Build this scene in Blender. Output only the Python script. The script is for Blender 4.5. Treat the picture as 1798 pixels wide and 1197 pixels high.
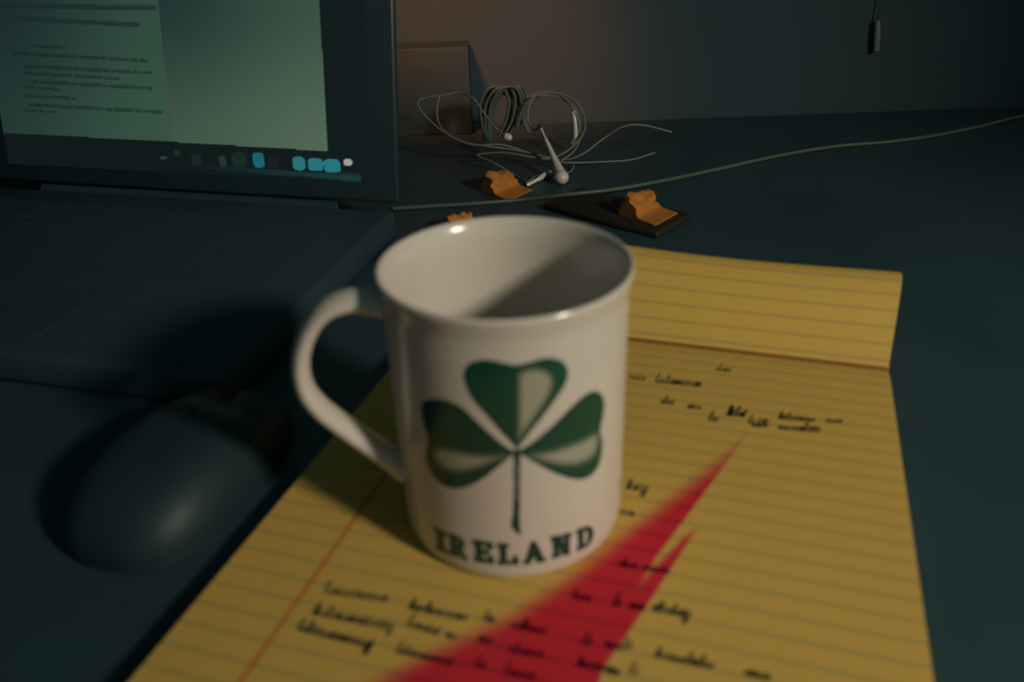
import bpy, bmesh, math, random
import numpy as np
from mathutils import Vector, Matrix, noise

random.seed(7)
rng = np.random.default_rng(7)
for o in list(bpy.data.objects):
    bpy.data.objects.remove(o)
SC = bpy.context.scene
COL = SC.collection

# ------------------------------------------------------------------ camera
W, H = 1798, 1197
F_PX, PITCH, ROLL = 1491.2, 0.50453, -0.03613
CAM = np.array([0.00144, -0.24275, 0.20245])
_cp, _sp = math.cos(PITCH), math.sin(PITCH)
_F = np.array([0, _cp, -_sp]); _R = np.array([1.0, 0, 0]); _U = np.cross(_R, _F)
_c, _s = math.cos(ROLL), math.sin(ROLL)
CR = _c * _R + _s * _U
CU = -_s * _R + _c * _U
cam_data = bpy.data.cameras.new('camera')
cam = bpy.data.objects.new('camera', cam_data); COL.objects.link(cam)
M = Matrix.Identity(4)
for i in range(3):
    M[i][0], M[i][1], M[i][2], M[i][3] = CR[i], CU[i], -_F[i], CAM[i]
cam.matrix_world = M
cam_data.sensor_fit = 'HORIZONTAL'; cam_data.sensor_width = 36.0
cam_data.lens = F_PX / W * 36.0
cam_data.clip_start = 0.005; cam_data.clip_end = 50
cam_data.dof.use_dof = True
cam_data.dof.focus_distance = 0.75
cam_data.dof.aperture_fstop = 8.5
SC.camera = cam

# ------------------------------------------------------------------ world, lamps, exposure
SC.view_settings.view_transform = 'Standard'
SC.view_settings.look = 'None'
SC.view_settings.gamma = 1.0
SC.view_settings.use_curve_mapping = False
SC.view_settings.exposure = 0.0

world = bpy.data.worlds.new('dim_room'); SC.world = world
world.use_nodes = True
bg = world.node_tree.nodes['Background']
bg.inputs[0].default_value = (0.031, 0.058, 0.058, 1)
bg.inputs[1].default_value = 1.0

def aim(o, loc, target):
    d = Vector(target) - Vector(loc)
    o.location = loc
    o.rotation_euler = d.to_track_quat('-Z', 'Y').to_euler()

def spot(name, loc, target, power, color, size_deg, blend, radius):
    l = bpy.data.lights.new(name, 'SPOT')
    l.energy = power; l.color = color
    l.spot_size = math.radians(size_deg); l.spot_blend = blend
    l.shadow_soft_size = radius
    o = bpy.data.objects.new(name, l); COL.objects.link(o)
    aim(o, loc, target)
    return o

KEY_LOC = (0.80, -0.70, 0.61)
spot('desk_lamp_light', KEY_LOC, (0.12, 0.10, 0.03), 34.0, (1.0, 0.87, 0.68), 54, 1.0, 0.07)
spot('wall_patch_spot', (-0.22, 0.12, 0.62), (-0.03, 0.57, 0.11), 28.0, (1.0, 0.26, 0.085), 24, 0.8, 0.05)  # added unseen warm spot that makes the soft brown patch on the wall

# ------------------------------------------------------------------ helpers
def ray(px, py):
    return _F + (px - W / 2) / F_PX * CR - (py - H / 2) / F_PX * CU
def onz(px, py, z):
    d = ray(px, py); return CAM + d * ((z - CAM[2]) / d[2])
def ony(px, py, y):
    d = ray(px, py); return CAM + d * ((y - CAM[1]) / d[1])
def onplane(px, py, p0, n):
    d = ray(px, py); return CAM + d * (np.dot(p0 - CAM, n) / np.dot(d, n))
def proj(P):
    d = np.asarray(P) - CAM; z = d @ _F
    return np.stack([W / 2 + F_PX * (d @ CR) / z, H / 2 - F_PX * (d @ CU) / z], -1)

def tag(o, label=None, cat=None, group=None, kind=None):
    if label: o['label'] = label
    if cat: o['category'] = cat
    if group: o['group'] = group
    if kind: o['kind'] = kind
    return o

def empty(name, loc=(0, 0, 0)):
    o = bpy.data.objects.new(name, None); COL.objects.link(o)
    o.location = loc; o.empty_display_size = 0.01
    return o

def link(name, me, mat, parent=None, smooth=False):
    o = bpy.data.objects.new(name, me); COL.objects.link(o)
    if mat: me.materials.append(mat)
    if smooth:
        me.polygons.foreach_set('use_smooth', [True] * len(me.polygons))
        me.set_sharp_from_angle(angle=math.radians(50))
    if parent:
        o.parent = parent
        o.matrix_parent_inverse = Matrix.Translation(-Vector(parent.location))
    return o

def mesh(name, verts, faces, mat, parent=None, smooth=False):
    me = bpy.data.meshes.new(name)
    me.from_pydata([tuple(map(float, v)) for v in verts], [], [tuple(map(int, f)) for f in faces])
    me.validate()
    bm = bmesh.new(); bm.from_mesh(me)
    bmesh.ops.recalc_face_normals(bm, faces=bm.faces); bm.to_mesh(me); bm.free()
    return link(name, me, mat, parent, smooth)

def box(name, c, ax, ay, az, hx, hy, hz, mat, parent=None, bevel=0.0, segs=2):
    """box centred at c with half sizes along the unit axes"""
    bm = bmesh.new()
    bmesh.ops.create_cube(bm, size=2)
    c, ax, ay, az = map(np.asarray, (c, ax, ay, az))
    for v in bm.verts:
        v.co = Vector(c + ax * hx * v.co.x + ay * hy * v.co.y + az * hz * v.co.z)
    if bevel > 0:
        bmesh.ops.bevel(bm, geom=list(bm.edges), offset=bevel, segments=segs, affect='EDGES', profile=0.5)
    bmesh.ops.recalc_face_normals(bm, faces=bm.faces)
    me = bpy.data.meshes.new(name); bm.to_mesh(me); bm.free()
    return link(name, me, mat, parent, bevel > 0 and segs > 1)

def catmull(pts, n=12):
    P = [np.asarray(p, float) for p in pts]
    P = [2 * P[0] - P[1]] + P + [2 * P[-1] - P[-2]]
    out = []
    for i in range(1, len(P) - 2):
        for k in range(n):
            t = k / n
            out.append(0.5 * ((2 * P[i]) + (P[i + 1] - P[i - 1]) * t + (2 * P[i - 1] - 5 * P[i] + 4 * P[i + 1] - P[i + 2]) * t * t
                              + (-P[i - 1] + 3 * P[i] - 3 * P[i + 1] + P[i + 2]) * t ** 3))
    out.append(P[-2])
    return np.array(out)

def tube_geo(path, rad, sides=10, up=None, ry=None):
    """sweep; rad (and ry: radius along 'up') scalar or per point"""
    path = np.asarray(path); n = len(path)
    rad = np.broadcast_to(rad, n); ry_ = rad if ry is None else np.broadcast_to(ry, n)
    T = np.gradient(path, axis=0); T /= np.linalg.norm(T, axis=1)[:, None]
    a = np.asarray(up if up is not None else (0, 0, 1.0), float)
    if up is None and abs(T[0] @ a) > 0.95: a = np.array([1.0, 0, 0])
    V, Fc = [], []
    for i in range(n):
        a = a - T[i] * (a @ T[i])
        nl = np.linalg.norm(a)
        if nl < 1e-6: a = np.cross(T[i], [1, 0, 0.3]); nl = np.linalg.norm(a)
        a = a / nl
        b = np.cross(T[i], a)
        for k in range(sides):
            th = 2 * math.pi * k / sides
            V.append(path[i] + b * math.cos(th) * rad[i] + a * math.sin(th) * ry_[i])
        if up is not None: a = np.asarray(up, float)
    for i in range(n - 1):
        for k in range(sides):
            k2 = (k + 1) % sides
            Fc.append((i * sides + k, i * sides + k2, (i + 1) * sides + k2, (i + 1) * sides + k))
    Fc.append(tuple(range(sides)))
    Fc.append(tuple((n - 1) * sides + k for k in range(sides))[::-1])
    return V, Fc

def tube(name, path, rad, mat, parent=None, sides=10, up=None, ry=None):
    V, Fc = tube_geo(path, rad, sides, up, ry)
    return mesh(name, V, Fc, mat, parent, True)

def lathe(name, prof, mat, parent=None, segs=96, c=(0, 0, 0), closed=False):
    V, Fc = [], []
    m = len(prof)
    for k in range(segs):
        th = 2 * math.pi * k / segs
        for r, z in prof:
            V.append((c[0] + r * math.cos(th), c[1] + r * math.sin(th), c[2] + z))
    for k in range(segs):
        k2 = (k + 1) % segs
        for i in range(m if closed else m - 1):
            j = (i + 1) % m
            Fc.append((k * m + i, k2 * m + i, k2 * m + j, k * m + j))
    o = mesh(name, V, Fc, mat, parent, True)
    bm = bmesh.new(); bm.from_mesh(o.data)
    bmesh.ops.remove_doubles(bm, verts=bm.verts, dist=1e-6)
    bmesh.ops.recalc_face_normals(bm, faces=bm.faces); bm.to_mesh(o.data); bm.free()
    o.data.polygons.foreach_set('use_smooth', [True] * len(o.data.polygons))
    return o

# ------------------------------------------------------------------ materials
def mat(name, color, rough=0.5, ior=1.5, metallic=0.0, noise=0.0, nscale=40.0, bump=0.0, bscale=200.0, coat=0.0, sss=0.0):
    m = bpy.data.materials.new(name); m.use_nodes = True
    nt = m.node_tree; b = nt.nodes['Principled BSDF']
    b.inputs['Base Color'].default_value = (*color, 1)
    b.inputs['Roughness'].default_value = rough
    b.inputs['IOR'].default_value = ior
    b.inputs['Metallic'].default_value = metallic
    b.inputs['Coat Weight'].default_value = coat
    if noise or bump:
        tc = nt.nodes.new('ShaderNodeTexCoord')
    if noise:
        n = nt.nodes.new('ShaderNodeTexNoise'); n.inputs['Scale'].default_value = nscale; n.inputs['Detail'].default_value = 5
        nt.links.new(tc.outputs['Object'], n.inputs['Vector'])
        r = nt.nodes.new('ShaderNodeMapRange')
        r.inputs['To Min'].default_value = 1 - noise; r.inputs['To Max'].default_value = 1 + noise
        nt.links.new(n.outputs['Fac'], r.inputs['Value'])
        mx = nt.nodes.new('ShaderNodeVectorMath'); mx.operation = 'SCALE'
        mx.inputs[0].default_value = color
        nt.links.new(r.outputs[0], mx.inputs['Scale'])
        nt.links.new(mx.outputs[0], b.inputs['Base Color'])
    if bump:
        n2 = nt.nodes.new('ShaderNodeTexNoise'); n2.inputs['Scale'].default_value = bscale; n2.inputs['Detail'].default_value = 4
        nt.links.new(tc.outputs['Object'], n2.inputs['Vector'])
        bp = nt.nodes.new('ShaderNodeBump'); bp.inputs['Strength'].default_value = bump; bp.inputs['Distance'].default_value = 0.001
        nt.links.new(n2.outputs['Fac'], bp.inputs['Height'])
        nt.links.new(bp.outputs[0], b.inputs['Normal'])
    return m

M_DESK = mat('dark_lacquered_desk', (0.026, 0.064, 0.080), 0.5, 1.5, noise=0.3, nscale=12, bump=0.04, bscale=60)
M_WALL = mat('painted_wall', (0.032, 0.066, 0.085), 0.85, noise=0.10, nscale=9, bump=0.1, bscale=120)
M_MUG = mat('white_glazed_ceramic', (0.66, 0.625, 0.56), 0.18, 1.5, noise=0.02, nscale=30)
M_BOARD = mat('grey_chipboard', (0.22, 0.19, 0.15), 0.9, noise=0.15, nscale=300)
M_INK = mat('dark_ink', (0.085, 0.085, 0.055), 0.6, noise=0.3, nscale=400)
M_BIND_SHADE = mat('brown_crease_shade_binding', (0.32, 0.13, 0.03), 0.8, noise=0.2, nscale=300)  # brown also stands in for the shade down in the crease
M_LAPTOP = mat('charcoal_laptop_shell', (0.022, 0.055, 0.070), 0.6, 1.45, noise=0.15, nscale=60)
M_BEZEL = mat('black_glossy_bezel', (0.018, 0.042, 0.052), 0.4, 1.45, noise=0.1, nscale=50)
M_KEY = mat('black_key_plastic', (0.022, 0.055, 0.070), 0.6, 1.45, noise=0.1, nscale=90)
M_MOUSE = mat('black_mouse_plastic', (0.014, 0.037, 0.046), 0.52, 1.4, noise=0.1, nscale=80)
M_RUBBER = mat('dark_rubber', (0.012, 0.014, 0.013), 0.8, noise=0.2, nscale=200)
M_CABLE = mat('pale_cable_plastic', (0.13, 0.165, 0.145), 0.5, noise=0.08, nscale=200)
M_CABLE2 = mat('grey_cable_sleeve', (0.07, 0.105, 0.085), 0.55, noise=0.12, nscale=300)
M_BUD = mat('white_earbud_plastic', (0.60, 0.58, 0.52), 0.3, noise=0.03, nscale=200)
M_STEEL = mat('plug_metal', (0.95, 0.93, 0.86), 0.35, metallic=0.25, noise=0.05, nscale=500)
M_CASE = mat('dark_leather_case', (0.020, 0.018, 0.015), 0.6, 1.4, noise=0.25, nscale=150, bump=0.3, bscale=600)
M_NOTE = mat('orange_note_paper', (0.46, 0.18, 0.028), 0.8, noise=0.12, nscale=160, bump=0.2, bscale=500)
M_BOX = mat('dark_card_box', (0.014, 0.040, 0.050), 0.7, noise=0.2, nscale=50)
M_DARKCORD = mat('dark_cord', (0.032, 0.066, 0.085), 0.85, noise=0.1)
M_GLINT = mat('pale_glint_plastic', (0.17, 0.21, 0.20), 0.7, noise=0.1, nscale=200)  # pale colour stands in for a faint glint

def paper_material(name, rules, margin=True):
    """yellow ruled paper: UV = metres (u from the left edge, v down the page)"""
    m = bpy.data.materials.new(name); m.use_nodes = True
    nt = m.node_tree; N = nt.nodes; L = nt.links; b = N['Principled BSDF']
    b.inputs['Roughness'].default_value = 0.75
    b.inputs['IOR'].default_value = 1.35
    uv = N.new('ShaderNodeUVMap'); uv.uv_map = 'UVMap'
    sep = N.new('ShaderNodeSeparateXYZ'); L.new(uv.outputs[0], sep.inputs[0])
    def math_(op, a, bval=None, c=None):
        n = N.new('ShaderNodeMath'); n.operation = op
        for i, x in enumerate((a, bval, c)):
            if x is None: continue
            if isinstance(x, (int, float)): n.inputs[i].default_value = x
            else: L.new(x, n.inputs[i])
        return n.outputs[0]
    def line(dist, half):   # 1 on the line, soft printed edge
        r = N.new('ShaderNodeMapRange'); r.interpolation_type = 'SMOOTHSTEP'
        L.new(dist, r.inputs['Value'])
        r.inputs['From Min'].default_value = half * 0.5; r.inputs['From Max'].default_value = half * 1.5
        r.inputs['To Min'].default_value = 1; r.inputs['To Max'].default_value = 0
        return r.outputs[0]
    noise = N.new('ShaderNodeTexNoise'); noise.inputs['Scale'].default_value = 900; noise.inputs['Detail'].default_value = 3
    L.new(uv.outputs[0], noise.inputs['Vector'])
    n2 = N.new('ShaderNodeTexNoise'); n2.inputs['Scale'].default_value = 25
    L.new(uv.outputs[0], n2.inputs['Vector'])
    ph = math_('SUBTRACT', sep.outputs[1], rules)
    fr = math_('PINGPONG', ph, 0.0087 / 2)
    rl = line(fr, 0.00085)
    rl = math_('MULTIPLY', rl, 0.40)
    base = N.new('ShaderNodeMix'); base.data_type = 'RGBA'
    base.inputs['A'].default_value = (0.74, 0.480, 0.110, 1); base.inputs['B'].default_value = (0.81, 0.53, 0.120, 1)
    L.new(n2.outputs['Fac'], base.inputs['Factor'])
    gr = N.new('ShaderNodeMix'); gr.data_type = 'RGBA'; gr.blend_type = 'MULTIPLY'
    gr.inputs['Factor'].default_value = 0.25
    L.new(base.outputs['Result'], gr.inputs['A']); L.new(noise.outputs['Fac'], gr.inputs['B'])
    c1 = N.new('ShaderNodeMix'); c1.data_type = 'RGBA'
    L.new(rl, c1.inputs['Factor']); L.new(gr.outputs['Result'], c1.inputs['A'])
    c1.inputs['B'].default_value = (0.25, 0.28, 0.12, 1)
    out = c1.outputs['Result']
    if margin:
        md = math_('ABSOLUTE', math_('SUBTRACT', sep.outputs[0], 0.0318))
        ml = math_('MULTIPLY', line(md, 0.0010), 0.62)
        c2 = N.new('ShaderNodeMix'); c2.data_type = 'RGBA'
        L.new(ml, c2.inputs['Factor']); L.new(out, c2.inputs['A'])
        c2.inputs['B'].default_value = (0.55, 0.10, 0.035, 1)
        out = c2.outputs['Result']
    L.new(out, b.inputs['Base Color'])
    return m
M_PAGE = paper_material('yellow_ruled_page', 0.18926)
M_ROLL = paper_material('yellow_ruled_rolled_page', 0.004, margin=False)

def edge_material():
    m = bpy.data.materials.new('page_stack_edge'); m.use_nodes = True
    nt = m.node_tree; N = nt.nodes; L = nt.links; b = N['Principled BSDF']
    b.inputs['Roughness'].default_value = 0.85
    tc = N.new('ShaderNodeTexCoord'); mp = N.new('ShaderNodeMapping')
    mp.inputs['Scale'].default_value = (20, 20, 6000)
    L.new(tc.outputs['Object'], mp.inputs[0])
    n = N.new('ShaderNodeTexNoise'); n.inputs['Scale'].default_value = 1
    L.new(mp.outputs[0], n.inputs['Vector'])
    mx = N.new('ShaderNodeMix'); mx.data_type = 'RGBA'
    mx.inputs['A'].default_value = (0.36, 0.22, 0.05, 1); mx.inputs['B'].default_value = (0.70, 0.45, 0.10, 1)
    L.new(n.outputs['Fac'], mx.inputs['Factor']); L.new(mx.outputs['Result'], b.inputs['Base Color'])
    return m
M_EDGE = edge_material()

def attr_material(name, attr, rough, ior=1.5):
    m = bpy.data.materials.new(name); m.use_nodes = True
    nt = m.node_tree; b = nt.nodes['Principled BSDF']
    a = nt.nodes.new('ShaderNodeAttribute'); a.attribute_name = attr
    nt.links.new(a.outputs['Color'], b.inputs['Base Color'])
    b.inputs['Roughness'].default_value = rough; b.inputs['IOR'].default_value = ior
    return m
M_PRINT = attr_material('green_glazed_print', 'ink', 0.16)

def screen_material():
    m = bpy.data.materials.new('lit_display'); m.use_nodes = True
    nt = m.node_tree; b = nt.nodes['Principled BSDF']
    a = nt.nodes.new('ShaderNodeAttribute'); a.attribute_name = 'pixels'
    b.inputs['Base Color'].default_value = (0.004, 0.006, 0.006, 1)
    b.inputs['Roughness'].default_value = 0.3
    nt.links.new(a.outputs['Color'], b.inputs['Emission Color'])
    b.inputs['Emission Strength'].default_value = 1.0
    return m
M_SCREEN = screen_material()

def tint_material():
    m = bpy.data.materials.new('translucent_red_tint'); m.use_nodes = True
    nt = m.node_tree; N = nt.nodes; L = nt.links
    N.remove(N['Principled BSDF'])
    a = N.new('ShaderNodeAttribute'); a.attribute_name = 'redness'
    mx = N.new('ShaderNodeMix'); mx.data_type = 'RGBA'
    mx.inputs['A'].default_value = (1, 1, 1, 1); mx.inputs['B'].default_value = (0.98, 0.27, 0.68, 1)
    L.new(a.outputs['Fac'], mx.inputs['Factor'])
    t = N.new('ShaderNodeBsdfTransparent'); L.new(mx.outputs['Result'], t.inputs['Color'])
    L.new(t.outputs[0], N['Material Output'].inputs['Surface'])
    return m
M_TINT = tint_material()

# ------------------------------------------------------------------ setting
DZ = -0.008                       # desk surface (the page of the pad is z = 0)
WALL_Y = 0.57
X, Y, Z = np.eye(3)
box('wall_left', (-1.65, -0.40, 0.65), X, Y, Z, 0.05, 1.02, 1.0, M_WALL)['kind'] = 'structure'
box('wall_back', (0, WALL_Y + 0.05, 0.65), X, Y, Z, 1.6, 0.05, 1.0, M_WALL)['kind'] = 'structure'
desk = box('desk', (0.05, 0.045, DZ - 0.014), X, Y, Z, 0.95, 0.52, 0.014, M_DESK, bevel=0.003)
tag(desk, 'dark glossy desk top that everything stands on', 'desk')

# ------------------------------------------------------------------ legal pad
YAW = -0.31947
E_ = np.array([math.cos(YAW), math.sin(YAW), 0]); N_ = np.array([-E_[1], E_[0], 0])
O_ = np.array([0.17171, 0.08524, 0.0]); PW = 0.2214; PL = 0.297
def page(u, v, z=0.0):            # u from the left edge, v down from the crease
    return O_ - (PW - u) * E_ - v * N_ + Z * z
pad = empty('legal_pad', tuple(page(PW / 2, PL / 2, DZ)))
tag(pad, 'yellow ruled writing pad covered in handwriting, top pages rolled back, under the mug', 'notepad')

def add_uv(o, uvs):
    me = o.data; lay = me.uv_layers.new(name='UVMap')
    for lp in me.loops:
        lay.data[lp.index].uv = uvs[lp.vertex_index]
nu, nv = 28, 60
V, UV, Fc = [], [], []
for j in range(nv + 1):
    v = PL * j / nv
    for i in range(nu + 1):
        u = PW * i / nu
        dip = -0.0012 * math.exp(-(v / 0.006) ** 2)
        V.append(page(u, v, dip)); UV.append((u, v))
for j in range(nv):
    for i in range(nu):
        a = j * (nu + 1) + i
        Fc.append((a, a + 1, a + nu + 2, a + nu + 1))
pg = mesh('page', V, Fc, M_PAGE, pad, True); add_uv(pg, UV)
box('page_stack', page(PW / 2, PL / 2, -0.0044), E_, N_, Z, PW / 2 - 0.0003, PL / 2 - 0.0003, 0.0028, M_EDGE, pad)
box('backing_board', page(PW / 2, PL / 2, -0.0076), E_, N_, Z, PW / 2, PL / 2, 0.0004, M_BOARD, pad)
box('crease_shade_binding', page(PW / 2, -0.0010, -0.0038), E_, N_, Z, PW / 2 - 0.0004, 0.0022, 0.0037, M_BIND_SHADE, pad, 0.0003, 1)  # strip at the bound edge; its brown paints shade into the crease

# the pages turned over the top: rise from the crease, crest, roll back and tuck under
prof = catmull([(0.0006, -0.0006), (0.0075, 0.0042), (0.0175, 0.0125), (0.0290, 0.0220), (0.0400, 0.0278), (0.0500, 0.0270), (0.0570, 0.0205),
                (0.0585, 0.0120), (0.0555, 0.0040), (0.0500, -0.0015), (0.0440, -0.0052)], 7)
arc = np.concatenate([[0], np.cumsum(np.linalg.norm(np.diff(prof, axis=0), axis=1))])
T2 = np.gradient(prof, axis=0); T2 /= np.linalg.norm(T2, axis=1)[:, None]
Nn = np.stack([T2[:, 1], -T2[:, 0]], 1)     # towards the inside of the roll
inner = prof + Nn * 0.0011
nu = 24
V, UV, Fc = [], [], []
m_ = len(prof)
for side, pf in ((0, prof), (1, inner)):
    for k in range(m_):
        for i in range(nu + 1):
            u = PW * i / nu
            sk = 0.0042 * min(1, arc[k] / 0.05) * (0.5 + 0.5 * i / nu)
            wob = 1 + 0.03 * math.sin(6 * i / nu + 1)
            V.append(page(u + sk, -pf[k][0] * wob, pf[k][1] * (wob * (1.12 - 0.18 * i / nu) if pf[k][1] > 0.003 else 1))); UV.append((u, arc[k]))
def idx(s, k, i): return s * m_ * (nu + 1) + k * (nu + 1) + i
for s in (0, 1):
    for k in range(m_ - 1):
        for i in range(nu):
            Fc.append((idx(s, k, i), idx(s, k, i + 1), idx(s, k + 1, i + 1), idx(s, k + 1, i)))
for k in range(m_ - 1):
    for i in (0, nu):
        Fc.append((idx(0, k, i), idx(1, k, i), idx(1, k + 1, i), idx(0, k + 1, i)))
for k in (0, m_ - 1):
    for i in range(nu):
        Fc.append((idx(0, k, i), idx(1, k, i), idx(1, k, i + 1), idx(0, k, i + 1)))
rl = mesh('rolled_pages', V, Fc, M_ROLL, pad, True); add_uv(rl, UV)
rl['label'] = 'turned over pages rolled up behind the crease'

# handwriting: joined-up pen strokes lying on the page
def word(x0, y0, x1, y1, h, wpx=2.6, asc='', desc=False):
    L = math.hypot(x1 - x0, y1 - y0)
    h *= 1.25
    n = max(2, int(L / (h * 0.62)))
    dx, dy = (x1 - x0) / L, (y1 - y0) / L
    px_, py_ = dy, -dx            # up
    slant = 0.35
    pts = []
    for k in range(n):
        s0 = L * k / n; st = L / n
        hh = h * random.uniform(0.75, 1.1)
        if str(k) in asc.split(','): hh = h * 1.9
        kind = random.random()
        lo = -h * 1.1 if (desc and k == n - 1) else 0
        if kind < 0.35:
            ctl = [(0, 0), (.45, .9), (.2, 1), (.1, .4), (.35, 0.02), (.8, .1)]
        elif kind < 0.65:
            ctl = [(0, 0), (.3, 1), (.42, .5), (.4, 0), (.65, .9), (.8, .05)]
        else:
            ctl = [(0, .1), (.3, .9), (.55, .75), (.3, .35), (.4, 0.0), (.85, .12)]
        for a, b in ctl:
            yy = b * hh + (lo if (lo and b < .1) else 0)
            ss = s0 + a * st + slant * yy
            pts.append((x0 + dx * ss + px_ * yy + random.uniform(-.5, .5), y0 + dy * ss + py_ * yy + random.uniform(-.5, .5)))
    return pts, wpx
WORDS = [
    (568, 1040, 678, 1056, 9, 3.0, '0'), (716, 1068, 820, 1090, 9, 3.2, '0,4'),
    (548, 1078, 690, 1106, 10, 3.8, '0,3', True), (712, 1097, 772, 1115, 10, 3.4, '0'), (780, 1117, 800, 1122, 8, 3.0, ''),
    (520, 1105, 652, 1138, 10, 4.6, '0,2', True), (694, 1145, 796, 1168, 9, 3.8, '0,2'),
    (846, 1088, 868, 1093, 9, 3.2, '0'), (898, 1101, 958, 1112, 9, 3.6, '2'), (838, 1124, 862, 1130, 9, 3.6, ''), (892, 1144, 952, 1154, 9, 3.2, '1'),
    (832, 1168, 854, 1174, 9, 3.2, '0'), (884, 1182, 940, 1194, 9, 3.2, '0'),
    (1084, 992, 1120, 999, 7, 2.6, '1'), (1126, 999, 1176, 1006, 7, 2.8, ''),
    (1003, 1049, 1036, 1056, 8, 3.2, '0'), (1074, 1062, 1088, 1064, 10, 3.2, '0'), (1104, 1067, 1134, 1071, 8, 3.4, ''),
    (1144, 1070, 1180, 1077, 9, 3.2, '1'), (1176, 1077, 1212, 1084, 9, 4.0, '0', True),
    (1020, 1130, 1040, 1134, 9, 3.4, '0'), (1060, 1134, 1086, 1140, 9, 3.6, ''), (1088, 1142, 1112, 1136, 9, 3.0, '1'),
    (1148, 1152, 1196, 1163, 9, 3.0, '0'), (1196, 1162, 1252, 1174, 9, 4.2, '1,4'),
    (1012, 1168, 1080, 1180, 8, 3.2, '0'), (1064, 1182, 1086, 1186, 9, 3.6, ''), (1104, 1182, 1122, 1184, 9, 3.0, '0'), (1306, 1184, 1350, 1194, 9, 4.0, ''),
    (1104, 664, 1134, 668, 6, 1.8, ''), (1150, 671, 1230, 679, 7, 2.4, '0,3'), (1160, 708, 1184, 710, 6, 2.4, '1'), (1206, 716, 1230, 719, 6, 1.8, ''),
    (1243, 738, 1262, 740, 7, 3.2, '0'), (1276, 729, 1311, 731, 8, 4.4, '0,2'), (1312, 742, 1324, 744, 7, 2.4, '0'), (1330, 742, 1350, 744, 7, 2.4, ''),
    (1320, 748, 1348, 750, 5, 2.2, ''),
    (1366, 735, 1430, 740, 6, 2.4, '0,3'), (1366, 753, 1412, 756, 6, 2.2, ''), (1404, 756, 1440, 758, 7, 3.4, '1'), (1450, 741, 1480, 743, 6, 2.0, ''),
    (1098, 858, 1136, 862, 8, 2.2, '0', True), (1088, 902, 1114, 906, 7, 2.2, ''),
    (1256, 650, 1284, 653, 6, 1.6, '1'),
]
V, Fc = [], []
for w in WORDS:
    pts, wpx = word(*w)
    P = catmull([(a, b) for a, b in pts], 4)
    W3 = np.array([onz(a, b, 0.00012) for a, b in P])
    sc = np.linalg.norm(onz(P[0][0] + 1, P[0][1], 0) - onz(P[0][0], P[0][1], 0))
    hw = 0.38 * wpx * sc
    T = np.gradient(W3, axis=0); T /= np.maximum(np.linalg.norm(T, axis=1), 1e-9)[:, None]
    S = np.stack([-T[:, 1], T[:, 0], 0 * T[:, 0]], 1)
    b0 = len(V)
    for i in range(len(W3)):
        V.append(W3[i] + S[i] * hw); V.append(W3[i] - S[i] * hw)
    for i in range(len(W3) - 1):
        Fc.append((b0 + 2 * i, b0 + 2 * i + 1, b0 + 2 * i + 3, b0 + 2 * i + 2))
hwr = mesh('handwriting', V, Fc, M_INK, pad); hwr['kind'] = 'stuff'; hwr['label'] = 'dark pen handwriting on the ruled lines'

# ------------------------------------------------------------------ polygon tests (print artwork, cut shapes)
def inside(px, py, poly):
    poly = np.asarray(poly, float); res = np.zeros(px.shape, bool)
    j = len(poly) - 1
    for i in range(len(poly)):
        xi, yi = poly[i]; xj, yj = poly[j]
        c = (yi > py) != (yj > py)
        with np.errstate(divide='ignore', invalid='ignore'):
            res ^= c & (px < (xj - xi) * (py - yi) / (yj - yi + 1e-12) + xi)
        j = i
    return res
def edge_dist(px, py, poly, closed=True):
    poly = np.asarray(poly, float); d = np.full(px.shape, 1e9)
    n = len(poly)
    for i in range(n if closed else n - 1):
        a, b = poly[i], poly[(i + 1) % n]; ab = b - a
        t = np.clip(((px - a[0]) * ab[0] + (py - a[1]) * ab[1]) / (ab @ ab + 1e-12), 0, 1)
        d = np.minimum(d, np.hypot(px - a[0] - t * ab[0], py - a[1] - t * ab[1]))
    return d
def smooth01(x): x = np.clip(x, 0, 1); return x * x * (3 - 2 * x)
def sm(pts, n=6): return catmull(list(pts) + [pts[0]], n)[:-1]

# ------------------------------------------------------------------ red film strip on the page
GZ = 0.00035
def tint_uv(pts):                 # corner positions on the page, metres from the crease corner
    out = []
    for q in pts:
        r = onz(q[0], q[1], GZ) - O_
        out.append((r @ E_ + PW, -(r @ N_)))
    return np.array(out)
lobe_a = tint_uv([(1340, 728), (1130, 1012), (1060, 1180), (1000, 1420), (300, 1400), (520, 1235), (640, 1186), (745, 1130), (880, 1070), (990, 998), (1068, 936), (1160, 868), (1245, 805)])
soft_a = tint_uv([(300, 1400), (520, 1235), (640, 1186), (745, 1130), (880, 1070), (990, 998), (1068, 936), (1160, 868), (1245, 805), (1340, 728)])
lobe_b = tint_uv([(1238, 910), (1140, 1060), (1052, 1188), (920, 1400), (700, 1400), (960, 1180), (1082, 1060), (1140, 996), (1196, 940)])
soft_b = tint_uv([(700, 1400), (960, 1180), (1082, 1060), (1140, 996), (1196, 940), (1238, 910)])
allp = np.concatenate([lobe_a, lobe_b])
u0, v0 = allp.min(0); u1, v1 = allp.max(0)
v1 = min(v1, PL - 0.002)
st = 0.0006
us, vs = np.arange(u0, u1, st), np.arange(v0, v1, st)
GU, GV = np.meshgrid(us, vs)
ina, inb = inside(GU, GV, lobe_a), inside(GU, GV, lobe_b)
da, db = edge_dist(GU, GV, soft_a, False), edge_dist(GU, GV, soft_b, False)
redness = np.maximum(np.where(ina, smooth01(da / 0.0105 + 0.02), 0), np.where(inb, smooth01(db / 0.0035 + 0.05), 0))
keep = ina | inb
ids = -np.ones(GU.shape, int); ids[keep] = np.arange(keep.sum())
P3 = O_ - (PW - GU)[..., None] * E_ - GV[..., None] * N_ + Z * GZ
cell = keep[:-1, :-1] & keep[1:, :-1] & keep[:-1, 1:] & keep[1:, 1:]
jj, ii = np.nonzero(cell)
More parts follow.
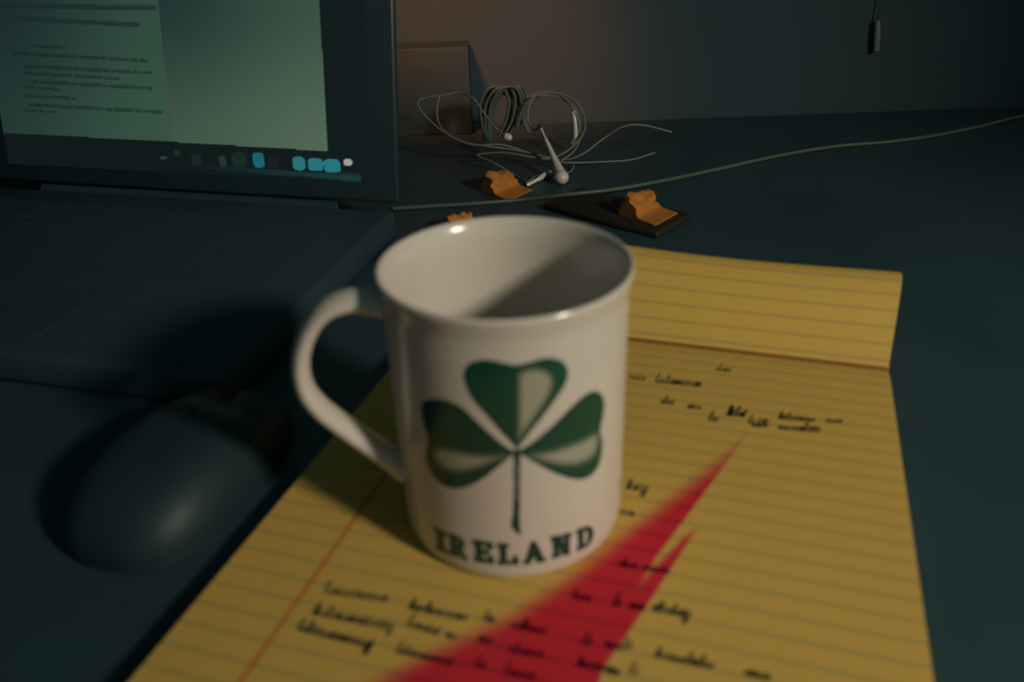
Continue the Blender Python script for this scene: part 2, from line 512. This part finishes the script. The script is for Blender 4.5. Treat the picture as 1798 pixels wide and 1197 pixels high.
faces = np.stack([ids[jj, ii], ids[jj, ii + 1], ids[jj + 1, ii + 1], ids[jj + 1, ii]], 1)
me = bpy.data.meshes.new('red_tint_strip'); me.from_pydata(P3[keep].tolist(), [], faces.tolist())
at = me.attributes.new('redness', 'FLOAT', 'POINT'); at.data.foreach_set('value', redness[keep].astype(np.float32))
tint = link('red_tint_strip', me, M_TINT)  # red band made as a see-through tinted sheet, feathered on the left
tag(tint, 'translucent red film strip with two tapering points over the yellow page beside the mug', 'film strip')

# ------------------------------------------------------------------ mug
MH = 0.0964
mug = empty('mug', (0, 0, 0.0004))
tag(mug, 'white ceramic mug with a green shamrock and IRELAND print, standing on the yellow pad', 'mug')
BASE = 0.0004
OUT = [(0.0352, 0.0), (0.0370, 0.0004), (0.0379, 0.0017), (0.0384, 0.0050), (0.0385, 0.0100), (0.0386, 0.030), (0.0387, 0.055), (0.0388, 0.078),
       (0.0388, 0.0868), (0.0391, 0.0900), (0.0398, 0.0930), (0.0402, 0.0948)]
LIP = [(0.0402, 0.0956), (0.0397, 0.0963), (0.0389, 0.0962), (0.0382, 0.0954)]
INN = [(0.0372, 0.0930), (0.0362, 0.0890), (0.0357, 0.080), (0.0353, 0.050), (0.0348, 0.016), (0.0335, 0.0085), (0.0300, 0.0055), (0.0, 0.0045)]
BOT = [(0.0, 0.0020), (0.0270, 0.0020), (0.0285, 0.0004), (0.0300, 0.0)]
pr = catmull(OUT, 6).tolist() + catmull(LIP, 4).tolist() + catmull(INN, 6).tolist()
lathe('body', BOT + pr, M_MUG, mug, 128, (0, 0, BASE))

zz = np.array([z for r, z in OUT]); rrs = np.array([r for r, z in OUT])
def mug_r(z): return np.interp(z - BASE, zz, rrs)

AZ = math.radians(187)
hd = np.array([math.cos(AZ), math.sin(AZ), 0]); hn = np.array([-hd[1], hd[0], 0])
hp = [(716, 536), (660, 529), (612, 528), (570, 545), (541, 583), (528, 632), (535, 678), (560, 713), (597, 742), (640, 772), (690, 806), (722, 826)]
path = catmull([onplane(a, b, np.zeros(3), hn) for a, b in hp], 8)
path = path[np.hypot(path[:, 0], path[:, 1]) > 0.0374]
n = len(path); tt = np.linspace(0, 1, n)
thick = np.interp(tt, [0, .12, .3, .5, .7, .9, 1], [0.0042, 0.0033, 0.0030, 0.0031, 0.0033, 0.0036, 0.0048])
wide = np.interp(tt, [0, .12, .3, .5, .7, .9, 1], [0.0078, 0.0064, 0.0056, 0.0056, 0.0058, 0.0060, 0.0070])
tube('handle', path, thick, M_MUG, mug, 20, up=hn, ry=wide)

# printed artwork, cut to shape on the mug's wall
CZ = lambda pts: [(640 + a / 2.85, 600 + b / 2.85) for a, b in pts]
top_leaf = sm(CZ([(762, 535), (690, 462), (610, 370), (540, 290), (503, 215), (494, 155), (520, 110), (575, 90), (640, 91), (705, 106), (765, 114), (830, 98), (900, 80),
                  (960, 83), (1003, 105), (1021, 150), (1010, 205), (970, 272), (900, 368), (840, 442), (785, 515)]))
right_leaf = sm(CZ([(772, 545), (860, 486), (950, 408), (1030, 328), (1100, 266), (1150, 245), (1184, 258), (1201, 300), (1196, 370), (1182, 440), (1192, 495), (1188, 565),
                    (1168, 630), (1130, 672), (1080, 690), (1020, 683), (950, 658), (880, 622), (820, 588), (780, 562)]))
left_leaf = sm(CZ([(752, 548), (690, 508), (600, 430), (505, 340), (430, 297), (350, 284), (292, 298), (283, 345), (298, 420), (315, 500), (305, 560), (315, 620), (350, 680),
                   (400, 720), (460, 736), (530, 721), (600, 682), (670, 627), (745, 566)]))
light_top = sm(CZ([(776, 160), (835, 138), (895, 145), (932, 175), (938, 215), (915, 275), (868, 350), (820, 420), (786, 468), (774, 485), (774, 320)]))
light_right = sm(CZ([(825, 570), (940, 548), (1075, 503), (1160, 462), (1168, 505), (1150, 560), (1105, 595), (1050, 612), (975, 612), (895, 592)]))
light_left = sm(CZ([(715, 572), (600, 574), (480, 556), (385, 535), (345, 550), (365, 600), (420, 640), (500, 642), (580, 622), (655, 592)]))
stem = CZ([(744, 560), (782, 560), (780, 780), (778, 880), (785, 968), (762, 962), (730, 922), (741, 860), (745, 760)])
stem_light = CZ([(757, 600), (768, 600), (767, 790), (757, 790)])

dth = 0.0002 / 0.038; dz = 0.0002
ths = np.arange(math.radians(-90 - 66), math.radians(-90 + 66), dth)
zs = np.arange(0.0010, 0.089, dz)
TH, ZZ = np.meshgrid(ths, zs)
RR = mug_r(ZZ) + 0.00006
PP = np.stack([RR * np.cos(TH), RR * np.sin(TH), ZZ], -1)
Q = proj(PP); QX, QY = Q[..., 0], Q[..., 1]

def print_part(name, mask, colour, label):
    ids = -np.ones(mask.shape, int)
    cell = mask[:-1, :-1] & mask[1:, :-1] & mask[:-1, 1:] & mask[1:, 1:]
    use = np.zeros_like(mask)
    use[:-1, :-1] |= cell; use[1:, :-1] |= cell; use[:-1, 1:] |= cell; use[1:, 1:] |= cell
    ids[use] = np.arange(use.sum())
    jj, ii = np.nonzero(cell)
    faces = np.stack([ids[jj, ii], ids[jj, ii + 1], ids[jj + 1, ii + 1], ids[jj + 1, ii]], 1)
    me = bpy.data.meshes.new(name); me.from_pydata(PP[use].tolist(), [], faces.tolist())
    at = me.attributes.new('ink', 'FLOAT_COLOR', 'POINT')
    c = np.ones((use.sum(), 4), np.float32); c[:, :3] = colour[use]
    at.data.foreach_set('color', c.ravel())
    o = link(name, me, M_PRINT, mug, True); o['label'] = label
    return o
GREEN = np.array([0.005, 0.066, 0.044]); PALE = np.array([0.42, 0.44, 0.34])
shape = np.zeros(QX.shape, bool); lightv = np.zeros(QX.shape)
for leaf, lt in ((top_leaf, light_top), (right_leaf, light_right), (left_leaf, light_left)):
    il = inside(QX, QY, leaf)
    lm = inside(QX, QY, lt)
    d = edge_dist(QX, QY, lt)
    s = np.where(lm, smooth01((d + 9) / 18), smooth01((9 - d) / 18))
    hatch = 0.5 + 0.5 * np.sin((QX * 0.86 + QY * 0.50) * 0.95)
    val = np.where(il, s * (0.30 + 0.70 * smooth01(hatch + (s - 0.62) * 1.2)), 0)
    lightv = np.maximum(lightv, val)
    shape |= il
instem = inside(QX, QY, stem)
sl_ = np.where(inside(QX, QY, stem_light), 0.45, 0)
lightv = np.where(instem & ~shape, sl_, lightv)
colour = GREEN + (PALE - GREEN) * lightv[..., None]
print_part('shamrock_print', shape | instem | (np.hypot(QX - 908, QY - 795) < 8), colour, 'dark green three leaved shamrock print')

# IRELAND in slab serif capitals, laid along the foot of the mug
def R_(x0, y0, x1, y1): return [(x0, y0), (x1, y0), (x1, y1), (x0, y1)]
SL = 0.17
GLY = {
    'I': ([R_(.25, 0, .75, 1), R_(.02, 0, .98, SL), R_(.02, 1 - SL, .98, 1)], []),
    'R': ([R_(.12, 0, .40, 1), R_(0, 0, .50, SL), R_(0, 1 - SL, .6, 1), [(.38, 1), (.62, 1), (.82, .93), (.88, .75), (.82, .56), (.62, .46), (.38, .46)],
           [(.42, .5), (.68, .5), (.9, .14), (1.0, .14), (1.0, 0), (.7, 0)]], [[(.40, .84), (.55, .84), (.61, .75), (.55, .62), (.40, .62)]]),
    'E': ([R_(.12, 0, .42, 1), R_(0, 0, .95, SL), R_(0, 1 - SL, .93, 1), R_(.4, .42, .70, .60), R_(.76, 0, .98, .36), R_(.74, .66, .95, 1), R_(.6, .34, .72, .68)], []),
    'L': ([R_(.14, 0, .44, 1), R_(0, 0, .95, SL), R_(0, 1 - SL, .6, 1), R_(.78, 0, 1.0, .42)], []),
    'A': ([[(.02, 0), (.18, 0), (.48, .8), (.40, 1.03), (.60, 1.03), (.98, 0), (.66, 0)], [(.06, 0), (.40, 1.03), (.56, 1.03), (.24, 0)], R_(0, 0, .36, SL * .9), R_(.58, 0, 1.0, SL * .9), R_(.25, .26, .75, .40)],
          [[(.40, .44), (.58, .44), (.50, .68)], [(.34, -.1), (.60, -.1), (.60, .24), (.34, .24)]]),
    'N': ([R_(.10, 0, .30, 1), R_(.70, 0, .90, 1), [(.10, 1), (.42, 1), (.90, .05), (.90, 0), (.62, 0), (.10, .9)], R_(0, 0, .42, SL), R_(0, 1 - SL, .40, 1), R_(.58, 1 - SL, 1.0, 1)], []),
    'D': ([R_(.12, 0, .40, 1), R_(0, 0, .5, SL), R_(0, 1 - SL, .5, 1), [(.38, 1), (.60, 1), (.85, .88), (.98, .68), (1.0, .5), (.98, .32), (.85, .12), (.60, 0), (.38, 0)]],
          [[(.40, .83), (.55, .83), (.67, .72), (.71, .5), (.67, .28), (.55, .17), (.40, .17)]]),
}
# each letter's four corners in the artwork: bottom-left, bottom-right, top-right, top-left
LET = [('I', (765, 962), (787, 972), (782, 935), (760, 923)), ('R', (790, 973), (821, 984), (818, 947), (786, 935)),
       ('E', (833, 985), (867, 990), (866, 953), (830, 947)), ('L', (874, 991), (911, 991), (905, 955), (873, 954)),
       ('A', (919, 991), (958, 985), (955, 950), (918, 954)), ('N', (970, 980), (1003, 972), (1003, 935), (967, 943)),
       ('D', (1013, 967), (1041, 955), (1042, 919), (1012, 931))]
tm = np.zeros(QX.shape, bool)
def edge_any(g):                  # ink spreads a little beyond the letter
    o = g.copy()
    for dy in range(-2, 3):
        for dx in range(-2, 3):
            if dx * dx + dy * dy <= 4: o |= np.roll(np.roll(g, dy, 0), dx, 1)
    return o
for ch, bl, br, tr, tl in LET:
    P4 = [np.array(p, float) for p in (bl, br, tr, tl)]
    def mp(p):
        u, v = p
        return (1 - v) * ((1 - u) * P4[0] + u * P4[1]) + v * ((1 - u) * P4[3] + u * P4[2])
    add, sub = GLY[ch]
    g = np.zeros(QX.shape, bool)
    for a in add: g |= inside(QX, QY, [mp(q) for q in a])
    for a in sub: g &= ~inside(QX, QY, [mp(q) for q in a])
    g |= edge_any(g)
    tm |= g
print_part('lettering', tm, np.broadcast_to(GREEN * 0.9, tm.shape + (3,)), 'dark green slab serif word IRELAND')

# ------------------------------------------------------------------ laptop
BZ = 0.010                                     # deck top
pA, pB = onz(275, 296, 0.033), onz(632, 315, 0.033)
es = pB - pA; es[2] = 0; es /= np.linalg.norm(es)
nb = np.array([-es[1], es[0], 0])              # away from the viewer
corner = onz(699, 358, 0.013)
best = None
for k in range(60):
    t = math.radians(k)
    up = math.cos(t) * Z + math.sin(t) * nb
    q = proj(np.array([corner + up * s for s in (0.05, 0.10, 0.15)]))
    # sideways miss from the lid's right edge (699,358)-(690,0)
    x_at = 690 + (q[:, 1] - 0) / 358 * 9
    err = abs(q[:, 0] - x_at).sum()
    if best is None or err < best[0]: best = (err, t, up)
TILT = min(max(best[1], math.radians(8)), math.radians(28))
us_ = math.cos(TILT) * Z + math.sin(TILT) * nb
fs = np.cross(es, us_)                         # lid's front normal (towards the viewer)
LW, LH, LD = 0.325, 0.218, 0.215
laptop = empty('laptop', tuple(corner - es * LW / 2 + Z * (DZ - corner[2])))
tag(laptop, 'dark laptop with a dimly lit screen showing a text document, left of the mug', 'laptop')
lc = corner - es * LW / 2 + us_ * LH / 2
box('lid', lc - fs * 0.0035, es, us_, fs, LW / 2, LH / 2, 0.0032, M_BEZEL, laptop, 0.0025)
dk = corner - es * LW / 2 - nb * (LD / 2 + 0.004)
dk[2] = (BZ + DZ) / 2
deck = box('base', dk, es, nb, Z, LW / 2, LD / 2, (BZ - DZ) / 2, M_LAPTOP, laptop, 0.004)
hg = corner - es * LW / 2; hg[2] = BZ - 0.0018
hv = [hg - es * (LW * 0.36) , hg, hg + es * (LW * 0.36)]
tube('hinge', np.array(hv), 0.004, M_LAPTOP, laptop, 12)
# keys: six rows, shared meshes
key_meshes = {}
def key(w, row, xoff):
    if w not in key_meshes:
        bm = bmesh.new(); bmesh.ops.create_cube(bm, size=2)
        for v in bm.verts:
            k = 1.0 if v.co.z > 0 else 1.0
            v.co = Vector((es * (v.co.x * w / 2 * k) + nb * (v.co.y * 0.0073 * k) + Z * (v.co.z * 0.00006)))
        me = bpy.data.meshes.new('key'); bm.to_mesh(me); bm.free(); me.materials.append(M_KEY)
        key_meshes[w] = me
    o = bpy.data.objects.new('key', key_meshes[w]); COL.objects.link(o)
    o.parent = laptop; o.matrix_parent_inverse = Matrix.Translation(-Vector(laptop.location))
    p = dk + es * xoff + nb * (LD / 2 - 0.032 - row * 0.0176); p[2] = BZ + 0.00006
    o.location = Vector(p)
for row in range(5):
    for k in range(14):
        key(0.0152, row, -0.1235 + k * 0.019)
for xo, w in ((-0.1235, .0152), (-0.1045, .0152), (-0.0855, .0152), (-0.066, .018), (0.001, .098), (0.068, .018), (0.0875, .0152), (0.1065, .0152), (0.1235, .0152)):
    key(w, 5, xo)
tpad = dk - nb * (LD / 2 - 0.040); tpad[2] = BZ + 0.0002
box('trackpad', tpad, es, nb, Z, 0.05, 0.030, 0.0002, M_LAPTOP, laptop)

# lit display: a grid of picture elements set into the lid
sR, sB = 0.018, 0.0125
d0 = corner - es * (LW - sR) + us_ * sB + fs * 0.0001
DW, DH = LW - 2 * sR, LH - sB - 0.016
st = 0.00062
nx, ny = int(DW / st), int(DH / st)
gx, gy = np.meshgrid(np.linspace(0, DW, nx), np.linspace(0, DH, ny))
P3 = d0 + gx[..., None] * es + gy[..., None] * us_
Q = proj(P3); DX, DY = Q[..., 0], Q[..., 1]
def lin(r, g, b):
    c = np.array([r, g, b]) / 255.0
    return np.where(c <= 0.04045, c / 12.92, ((c + 0.055) / 1.055) ** 2.4)
pix = np.empty(DX.shape + (3,)); pix[:] = lin(14, 24, 24)
def put(mask, col, a=1.0):
    a = np.where(mask, a, 0)[..., None]
    pix[:] = pix * (1 - a) + np.asarray(col) * a
# windows (corners found on the screen)
bottom = lambda x: 233 + (x - 9) * 0.0565
gradr = smooth01((DX - 270) / 330) * 0.45 + smooth01(DY / 270) * 0.55  # darker top and left: viewing-angle falloff painted into the window
wr = inside(DX, DY, [(270, -400), (277, 0), (304, 249), (576, 265.5), (560.5, 0), (540, -400)])
put(wr, 0); 
pix[wr] = (lin(30, 54, 50) + (lin(80, 102, 82) - lin(30, 54, 50)) * gradr[..., None])[wr]
wl = inside(DX, DY, [(-400, -400), (270, -400), (277, 0), (304, 249), (9, 233), (-400, 210)])
gl = smooth01((DX + 10) / 310) * 0.75 + smooth01(DY / 250) * 0.25  # same falloff painted into the left page
pix[wl] = (lin(26, 44, 44) + (lin(53, 82, 67) - lin(26, 44, 44)) * gl[..., None])[wl]
rows = [(-300, 274, 6, 14, 8), (22, 245, 32, 44, 7), (52, 117, 80, 84, 4), (22, 260, 93, 107, 5), (40, 265, 116, 128, 5), (40, 210, 128, 138, 4), (52, 267, 143, 155, 5), (43, 104, 152, 158, 4),
        (43, 135, 168, 173, 4), (50, 285, 184, 197, 5), (43, 100, 194, 197, 3)]
for x0, x1, y0, y1, hgt in rows:
    yc = y0 + (DX - x0) / (x1 - x0) * (y1 - y0)
    m = wl & (DX > x0) & (DX < x1) & (np.abs(DY - yc) < hgt / 2 + 0.5)
    if hgt < 7:                                # words with small gaps and uneven letters
        g = np.sin(DX * 0.36 + y0) + np.sin(DX * 0.83 + 2 * y0)
        m &= g > -1.6
        put(m, lin(20, 34, 34), 0.62 + 0.2 * np.sin(DX * 1.9 + y0))
    else:
        put(m, lin(26, 38, 42), 0.75)
# dock
ln = lambda x: 291 + (x - 330) * 0.0735
put((np.abs(DY - ln(DX)) < 4.5) & (DX > 330) & (DX < 634), lin(24, 54, 52), smooth01((DX - 300) / 330))
put((np.abs(DY - ln(DX)) < 9) & (DX > 596) & (DX < 632), lin(28, 58, 54), 0.35)
def icon(cx, cy, w, h, col, p=4.0, a=1.0):
    put((np.abs((DX - cx - (DY - cy) * 0.15) / (w / 2)) ** p + np.abs((DY - cy) / (h / 2)) ** p) < 1, col, a)
icon(454, 281, 20, 26, lin(22, 98, 112)); icon(525, 287, 23, 24, lin(38, 112, 120), 3); icon(554, 289, 27, 22, lin(38, 112, 120)); icon(583, 291, 29, 23, lin(36, 116, 124))
icon(611, 285, 15, 12, lin(150, 160, 150), 2.5); icon(391, 283, 13, 20, lin(36, 58, 50), 3, 0.8); icon(420, 280, 26, 26, lin(26, 46, 42), 3, 0.7)
icon(311, 268, 12, 10, lin(48, 40, 38), 2, 0.8); icon(287, 277, 13, 6, lin(48, 62, 62), 2, 0.9); icon(480, 285, 18, 22, lin(30, 26, 30), 3, 0.7); icon(345, 280, 18, 20, lin(22, 38, 40), 3, 0.8)
k = np.arange(nx * ny).reshape(ny, nx)
faces = np.stack([k[:-1, :-1], k[:-1, 1:], k[1:, 1:], k[1:, :-1]], -1).reshape(-1, 4)
me = bpy.data.meshes.new('display'); me.from_pydata(P3.reshape(-1, 3).tolist(), [], faces.tolist())
at = me.attributes.new('pixels', 'FLOAT_COLOR', 'POINT')
c4 = np.ones((nx * ny, 4), np.float32); c4[:, :3] = pix.reshape(-1, 3)
at.data.foreach_set('color', c4.ravel())
disp = link('display', me, M_SCREEN, laptop); disp['label'] = 'dim greenish screen with a text page and icon dock'

# ------------------------------------------------------------------ mouse left of the pad
side0, side1 = onz(484, 791, DZ + 0.010), onz(352, 936, DZ + 0.010)
mf = side0 - side1; mf[2] = 0; mf /= np.linalg.norm(mf)      # nose direction
mr = np.array([mf[1], -mf[0], 0])                              # right
mw, ml, mh = 0.031, 0.053, 0.028
mc = side1 + mf * 0.036 - mr * mw; mc[2] = DZ
mouse = empty('computer_mouse', tuple(mc))
tag(mouse, 'black rounded computer mouse in the dark, left of the yellow pad', 'mouse')
def mouse_point(th, ph):
    """th round the plan, ph 0 rim .. pi/2 top"""
    ct, st_ = math.cos(th), math.sin(th)
    sg = lambda v, e: math.copysign(abs(v) ** e, v)
    pxy = math.cos(ph) ** 0.55
    x = mw * sg(ct, 0.72) * pxy
    y = ml * sg(st_, 0.80) * pxy
    taper = 1 - 0.10 * (y / ml)
    zt = mh * (1 - 0.22 * (y / ml + 0.25) ** 2)
    return mc + mr * x * taper + mf * y + Z * (0.003 + (zt - 0.003) * math.sin(ph))
V, Fc = [], []
NT, NP = 56, 16
for j in range(NP + 1):
    for i in range(NT):
        V.append(mouse_point(2 * math.pi * i / NT, (math.pi / 2) * j / NP))
for i in range(NT): V.append(np.array(V[i]) * [1, 1, 0] + Z * (DZ + 0.0006))
for j in range(NP):
    for i in range(NT):
        i2 = (i + 1) % NT
        Fc.append((j * NT + i, j * NT + i2, (j + 1) * NT + i2, (j + 1) * NT + i))
b0 = (NP + 1) * NT
for i in range(NT): Fc.append((b0 + i, b0 + (i + 1) % NT, (i + 1) % NT, i))
Fc.append(tuple(b0 + i for i in range(NT)))
mesh('shell', V, Fc, M_MOUSE, mouse, True)
wc = mc + mf * 0.026 + Z * 0.0215
lw = [wc - mr * 0.0035, wc + mr * 0.0035]
tube('scroll_wheel', np.array([lw[0], wc, lw[1]]), 0.007, M_RUBBER, mouse, 20)
seam = [mc + mf * y + Z * (0.0006 + 0.003 + (mh * (1 - 0.22 * (y / ml + 0.25) ** 2) - 0.003) * math.sqrt(max(0, 1 - (abs(y) / ml) ** (2 / 0.55 * 0.8)))) for y in np.linspace(0.004, 0.046, 14)]
tube('button_seam', np.array(seam), 0.0005, M_RUBBER, mouse, 6)

# ------------------------------------------------------------------ things behind the mug
d1 = np.array([0.75, -0.66, 0]); d1 /= np.linalg.norm(d1)
d2 = np.array([-d1[1], d1[0], 0])
A = onz(1154, 408, DZ + 0.005)
case = box('flat_case', A - d1 * 0.047 + d2 * 0.022 - Z * 0.0025, d1, d2, Z, 0.047, 0.022, 0.0025, M_CASE, bevel=0.0016)
tag(case, 'small flat dark brown case lying behind the mug under an orange note', 'case')

def note_mesh(name, F0, s, seed):
    """paper slip: flat tail with its left half curled up into a crumpled lump; F0 = front right corner"""
    r = np.random.default_rng(seed)
    top = catmull([(0, 0.0009), (0.008, 0.0012), (0.0145, 0.0020), (0.0170, 0.0060), (0.0195, 0.0110), (0.0235, 0.0142), (0.0275, 0.0135), (0.0310, 0.0090), (0.0322, 0.0035), (0.0310, 0.0)], 4)
    pf = np.concatenate([top, [(0.02, 0.0), (0.01, 0.0), (0, 0.0)]])
    nw = 14
    V, Fc = [], []
    m1 = len(pf)
    for i in range(nw + 1):
        b = i / nw * 0.028
        for a, z in pf:
            lump = smooth01((z - 0.002) / 0.006)
            q3 = noise.noise_vector(Vector((a * 190 + seed, b * 190, z * 190)))
            j = lump * 0.0034
            V.append(F0 - d1 * s * (a + j * q3.x) + d2 * s * (b + 0.14 * a + j * q3.y) + Z * s * (z * (1 - 0.30 * lump * i / nw) + j * q3.z))
    for i in range(nw):
        for k in range(m1):
            k2 = (k + 1) % m1
            Fc.append((i * m1 + k, (i + 1) * m1 + k, (i + 1) * m1 + k2, i * m1 + k2))
    Fc.append(tuple(range(m1))); Fc.append(tuple(nw * m1 + k for k in range(m1))[::-1])
    return mesh(name, V, Fc, M_NOTE, None, True)
GRP = 'crumpled orange paper slips behind the mug'
tag(note_mesh('paper_slip', onz(1150, 397, DZ + 0.0054), 1.0, 3), 'orange paper slip with a crumpled end lying on the flat dark case', 'paper slip', GRP)
tag(note_mesh('paper_slip', onz(892, 353, DZ + 0.0003), 1.0, 5), 'orange paper slip with a crumpled end by the earphone plug, left of the dark case', 'paper slip', GRP)
tag(note_mesh('paper_slip', onz(818, 424, DZ + 0.0003), 0.8, 8), 'orange paper slip almost hidden behind the rim of the mug', 'paper slip', GRP)

# earphones: springy tangle standing on the desk
ear = empty('earphones', tuple(onz(985, 318, DZ)))
tag(ear, 'tangled pale earphones with white earbud and metal plug lying behind the mug', 'earphones')
CRD = 0.00085
def px_path(pts):     # (px, py, depth y); kept on or above the desk
    out = []
    for a, b, y in pts:
        p = ony(a, b, y)
        if p[2] < DZ + CRD: p = onz(a, b, DZ + CRD)
        out.append(p)
    return catmull(out, 10)
tube('cord', px_path([(930, 322, .40), (905, 308, .41), (865, 285, .42), (838, 272, .43), (885, 268, .425), (930, 275, .42), (965, 278, .42), (1000, 262, .43), (1025, 232, .44), (1024, 200, .45), (1008, 176, .455),
                      (975, 163, .46), (940, 168, .46), (928, 190, .455), (928, 215, .45), (940, 228, .44), (950, 220, .43), (955, 238, .42)]), CRD, M_CABLE, ear, 8)
tube('cord', px_path([(1180, 232, .44), (1130, 220, .44), (1095, 222, .44), (1060, 243, .44), (1020, 272, .43), (985, 280, .43), (930, 268, .43), (880, 254, .43), (830, 254, .43), (785, 236, .44), (748, 205, .45), (733, 182, .455),
                      (745, 172, .46), (775, 168, .46), (805, 163, .46), (830, 172, .45), (848, 196, .45), (868, 222, .445), (888, 240, .44)]), CRD, M_CABLE, ear, 8)
tube('cord', px_path([(772, 168, .46), (767, 190, .455), (770, 215, .45), (785, 234, .44), (815, 250, .435), (850, 256, .43), (895, 262, .43), (945, 272, .425), (990, 285, .42), (1060, 284, .43), (1110, 280, .44), (1150, 268, .44)]), CRD, M_CABLE, ear, 8)
tube('cord', px_path([(985, 282, .425), (1005, 268, .43), (1018, 245, .44), (1016, 215, .445), (1005, 190, .45)]), CRD, M_CABLE, ear, 8)
tube('cord', px_path([(922, 322, .40), (945, 308, .40), (970, 308, .40), (1000, 302, .41), (1008, 290, .42)]), CRD, M_CABLE, ear, 8)
# wound hank of cord: loops side by side
for k in range(9):
    dxk = k * 4.3; yk = .462 + 0.004 * (k % 3)
    up_ = 6 * math.sin(k * 1.3)
    tube('hank_loop', px_path([(852 + dxk * .3, 246, yk), (846 + dxk * .45, 215, yk), (843 + dxk * .8, 182 - up_ * .4, yk), (856 + dxk, 157 - up_ * .3, yk), (880 + dxk, 153 + up_ * .3, yk + .004),
                              (893 + dxk * .9, 178 + up_, yk + .006), (888 + dxk * .8, 212, yk + .006), (876 + dxk * .6, 240, yk + .004)]), 0.0014, M_CABLE2, ear, 8)
for k in range(4):
    o_ = k * 5
    tube('hank_loop', px_path([(926 + o_ * .3, 232, .47), (918 + o_ * .4, 205, .472), (926 + o_, 172, .475), (950 + o_, 160 + o_ * .6, .478), (982 + o_ * .8, 166 + o_ * .7, .478), (1006 + o_ * .5, 190 + o_ * .4, .475), (1012 + o_ * .4, 226, .47),
                              (1002 + o_ * .3, 254, .465)]), 0.0010, M_CABLE2, ear, 8)
def cone_path(a, b, n=10):
    a, b = np.asarray(a), np.asarray(b); return np.array([a + (b - a) * t for t in np.linspace(0, 1, n)])
s0, s1 = ony(950, 226, .425), onz(988, 312, DZ + 0.005)
tube('earbud_stem', cone_path(s0, s1, 12), np.interp(np.linspace(0, 1, 12), [0, .22, .25, .6, .85, 1], [.0009, .0010, .0017, .0024, .0036, .0046]), M_BUD, ear, 16)
bud = bmesh.new(); bmesh.ops.create_uvsphere(bud, u_segments=24, v_segments=14, radius=1)
bc = onz(986, 311, DZ + 0.0056)
for v in bud.verts: v.co = Vector(bc + np.array([v.co.x * .0056, v.co.y * .0062, v.co.z * .0054]))
me = bpy.data.meshes.new('earbud'); bud.to_mesh(me); bud.free()
eb = link('earbud', me, M_BUD, ear, True)
# plug: white sleeve and ringed metal pin
j0, j1, j2 = onz(966, 301, DZ + .0024), onz(946, 314, DZ + .0024), onz(925, 325, DZ + .0022)
slv = tube('plug_sleeve', cone_path(j0, j1, 8), [.0011, .0017, .0022, .0023, .0023, .0023, .0022, .0018], M_BUD, ear, 16)
pin = tube('plug_pin', cone_path(j1, j2, 14), [.0015, .0015, .0015, .0012, .0015, .0015, .0012, .0015, .0015, .0012, .0015, .0016, .0013, .0005], M_STEEL, ear, 14)
pin['label'] = 'silver ringed metal pin'
tube('inline_remote', px_path([(1007, 196, .45), (1010, 216, .447), (1011, 244, .444)]), 0.0021, M_BUD, ear, 12)
tube('cord_splitter', cone_path(ony(884, 238, .44), ony(899, 243, .438), 8), [.0012, .0024, .003, .003, .003, .003, .0024, .0012], M_BUD, ear, 14)

# long cable across the desk
pc = []
CW = 0.0015
for a, b, z in [(690, 366, DZ + CW), (770, 361, DZ + CW), (850, 356, DZ + CW), (920, 350, DZ + CW), (1000, 341, DZ + .0052 + CW), (1080, 332, DZ + .0052 + CW), (1160, 318, DZ + .003 + CW), (1250, 299, DZ + CW), (1330, 281, DZ + CW),
                (1400, 267, DZ + CW), (1475, 256, DZ + CW), (1560, 249, DZ + CW), (1640, 238, DZ + CW), (1720, 222, DZ + CW), (1810, 202, DZ + .0025)]:
    pc.append(onz(a, b, z))
pc.append(pc[-1] + np.array([0.08, 0.004, 0.0])); pc.append(pc[-1] + np.array([0.1, -0.01, 0]))
cable = tube('long_cable', catmull(pc, 10), CW, M_CABLE2, None, 10)
tag(cable, 'long grey cable running across the dark desk behind the mug to the right', 'cable')

# dark box between the laptop and the wall
bx0, bx1 = ony(640, 200, .535), ony(826, 160, .535)
tp = ony(826, 82, .535)[2]
cx = (bx0[0] + bx1[0]) / 2
cb = box('card_box', (cx, .551, (tp + DZ) / 2), X, Y, Z, (bx1[0] - bx0[0]) / 2, .016, (tp - DZ) / 2, M_BOX, None, 0.001)
tag(cb, 'dark box standing against the wall beside the laptop screen', 'box')

# made-up cord pull on the wall; its pale end stands in for a glint
bt, bb = ony(1541, 36, WALL_Y - 0.006), ony(1538, 90, WALL_Y - 0.006)
pull = empty('glint_pull', tuple(bb))
tag(pull, 'made-up pale cord pull standing in for a faint glint at the upper right', 'cord pull')
bp_ = np.array([bb, bb + (bt - bb) * .08, bb + (bt - bb) * .5, bb + (bt - bb) * .9, bt])
tube('bob', catmull(bp_, 5), np.interp(np.linspace(0, 1, 21), [0, .1, .5, .85, 1], [.0018, .0028, .0030, .0024, .0010]), M_GLINT, pull, 16)
ct = bt.copy(); ct[2] = 0.42
tube('cord', cone_path(bt, ct, 6), 0.0006, M_DARKCORD, pull, 8)
hk = ct.copy()
box('wall_hook', (hk[0], WALL_Y - 0.004, hk[2]), X, Y, Z, .004, .004, .004, M_DARKCORD, pull, 0.001)  # added fixing for the top of the made-up cord
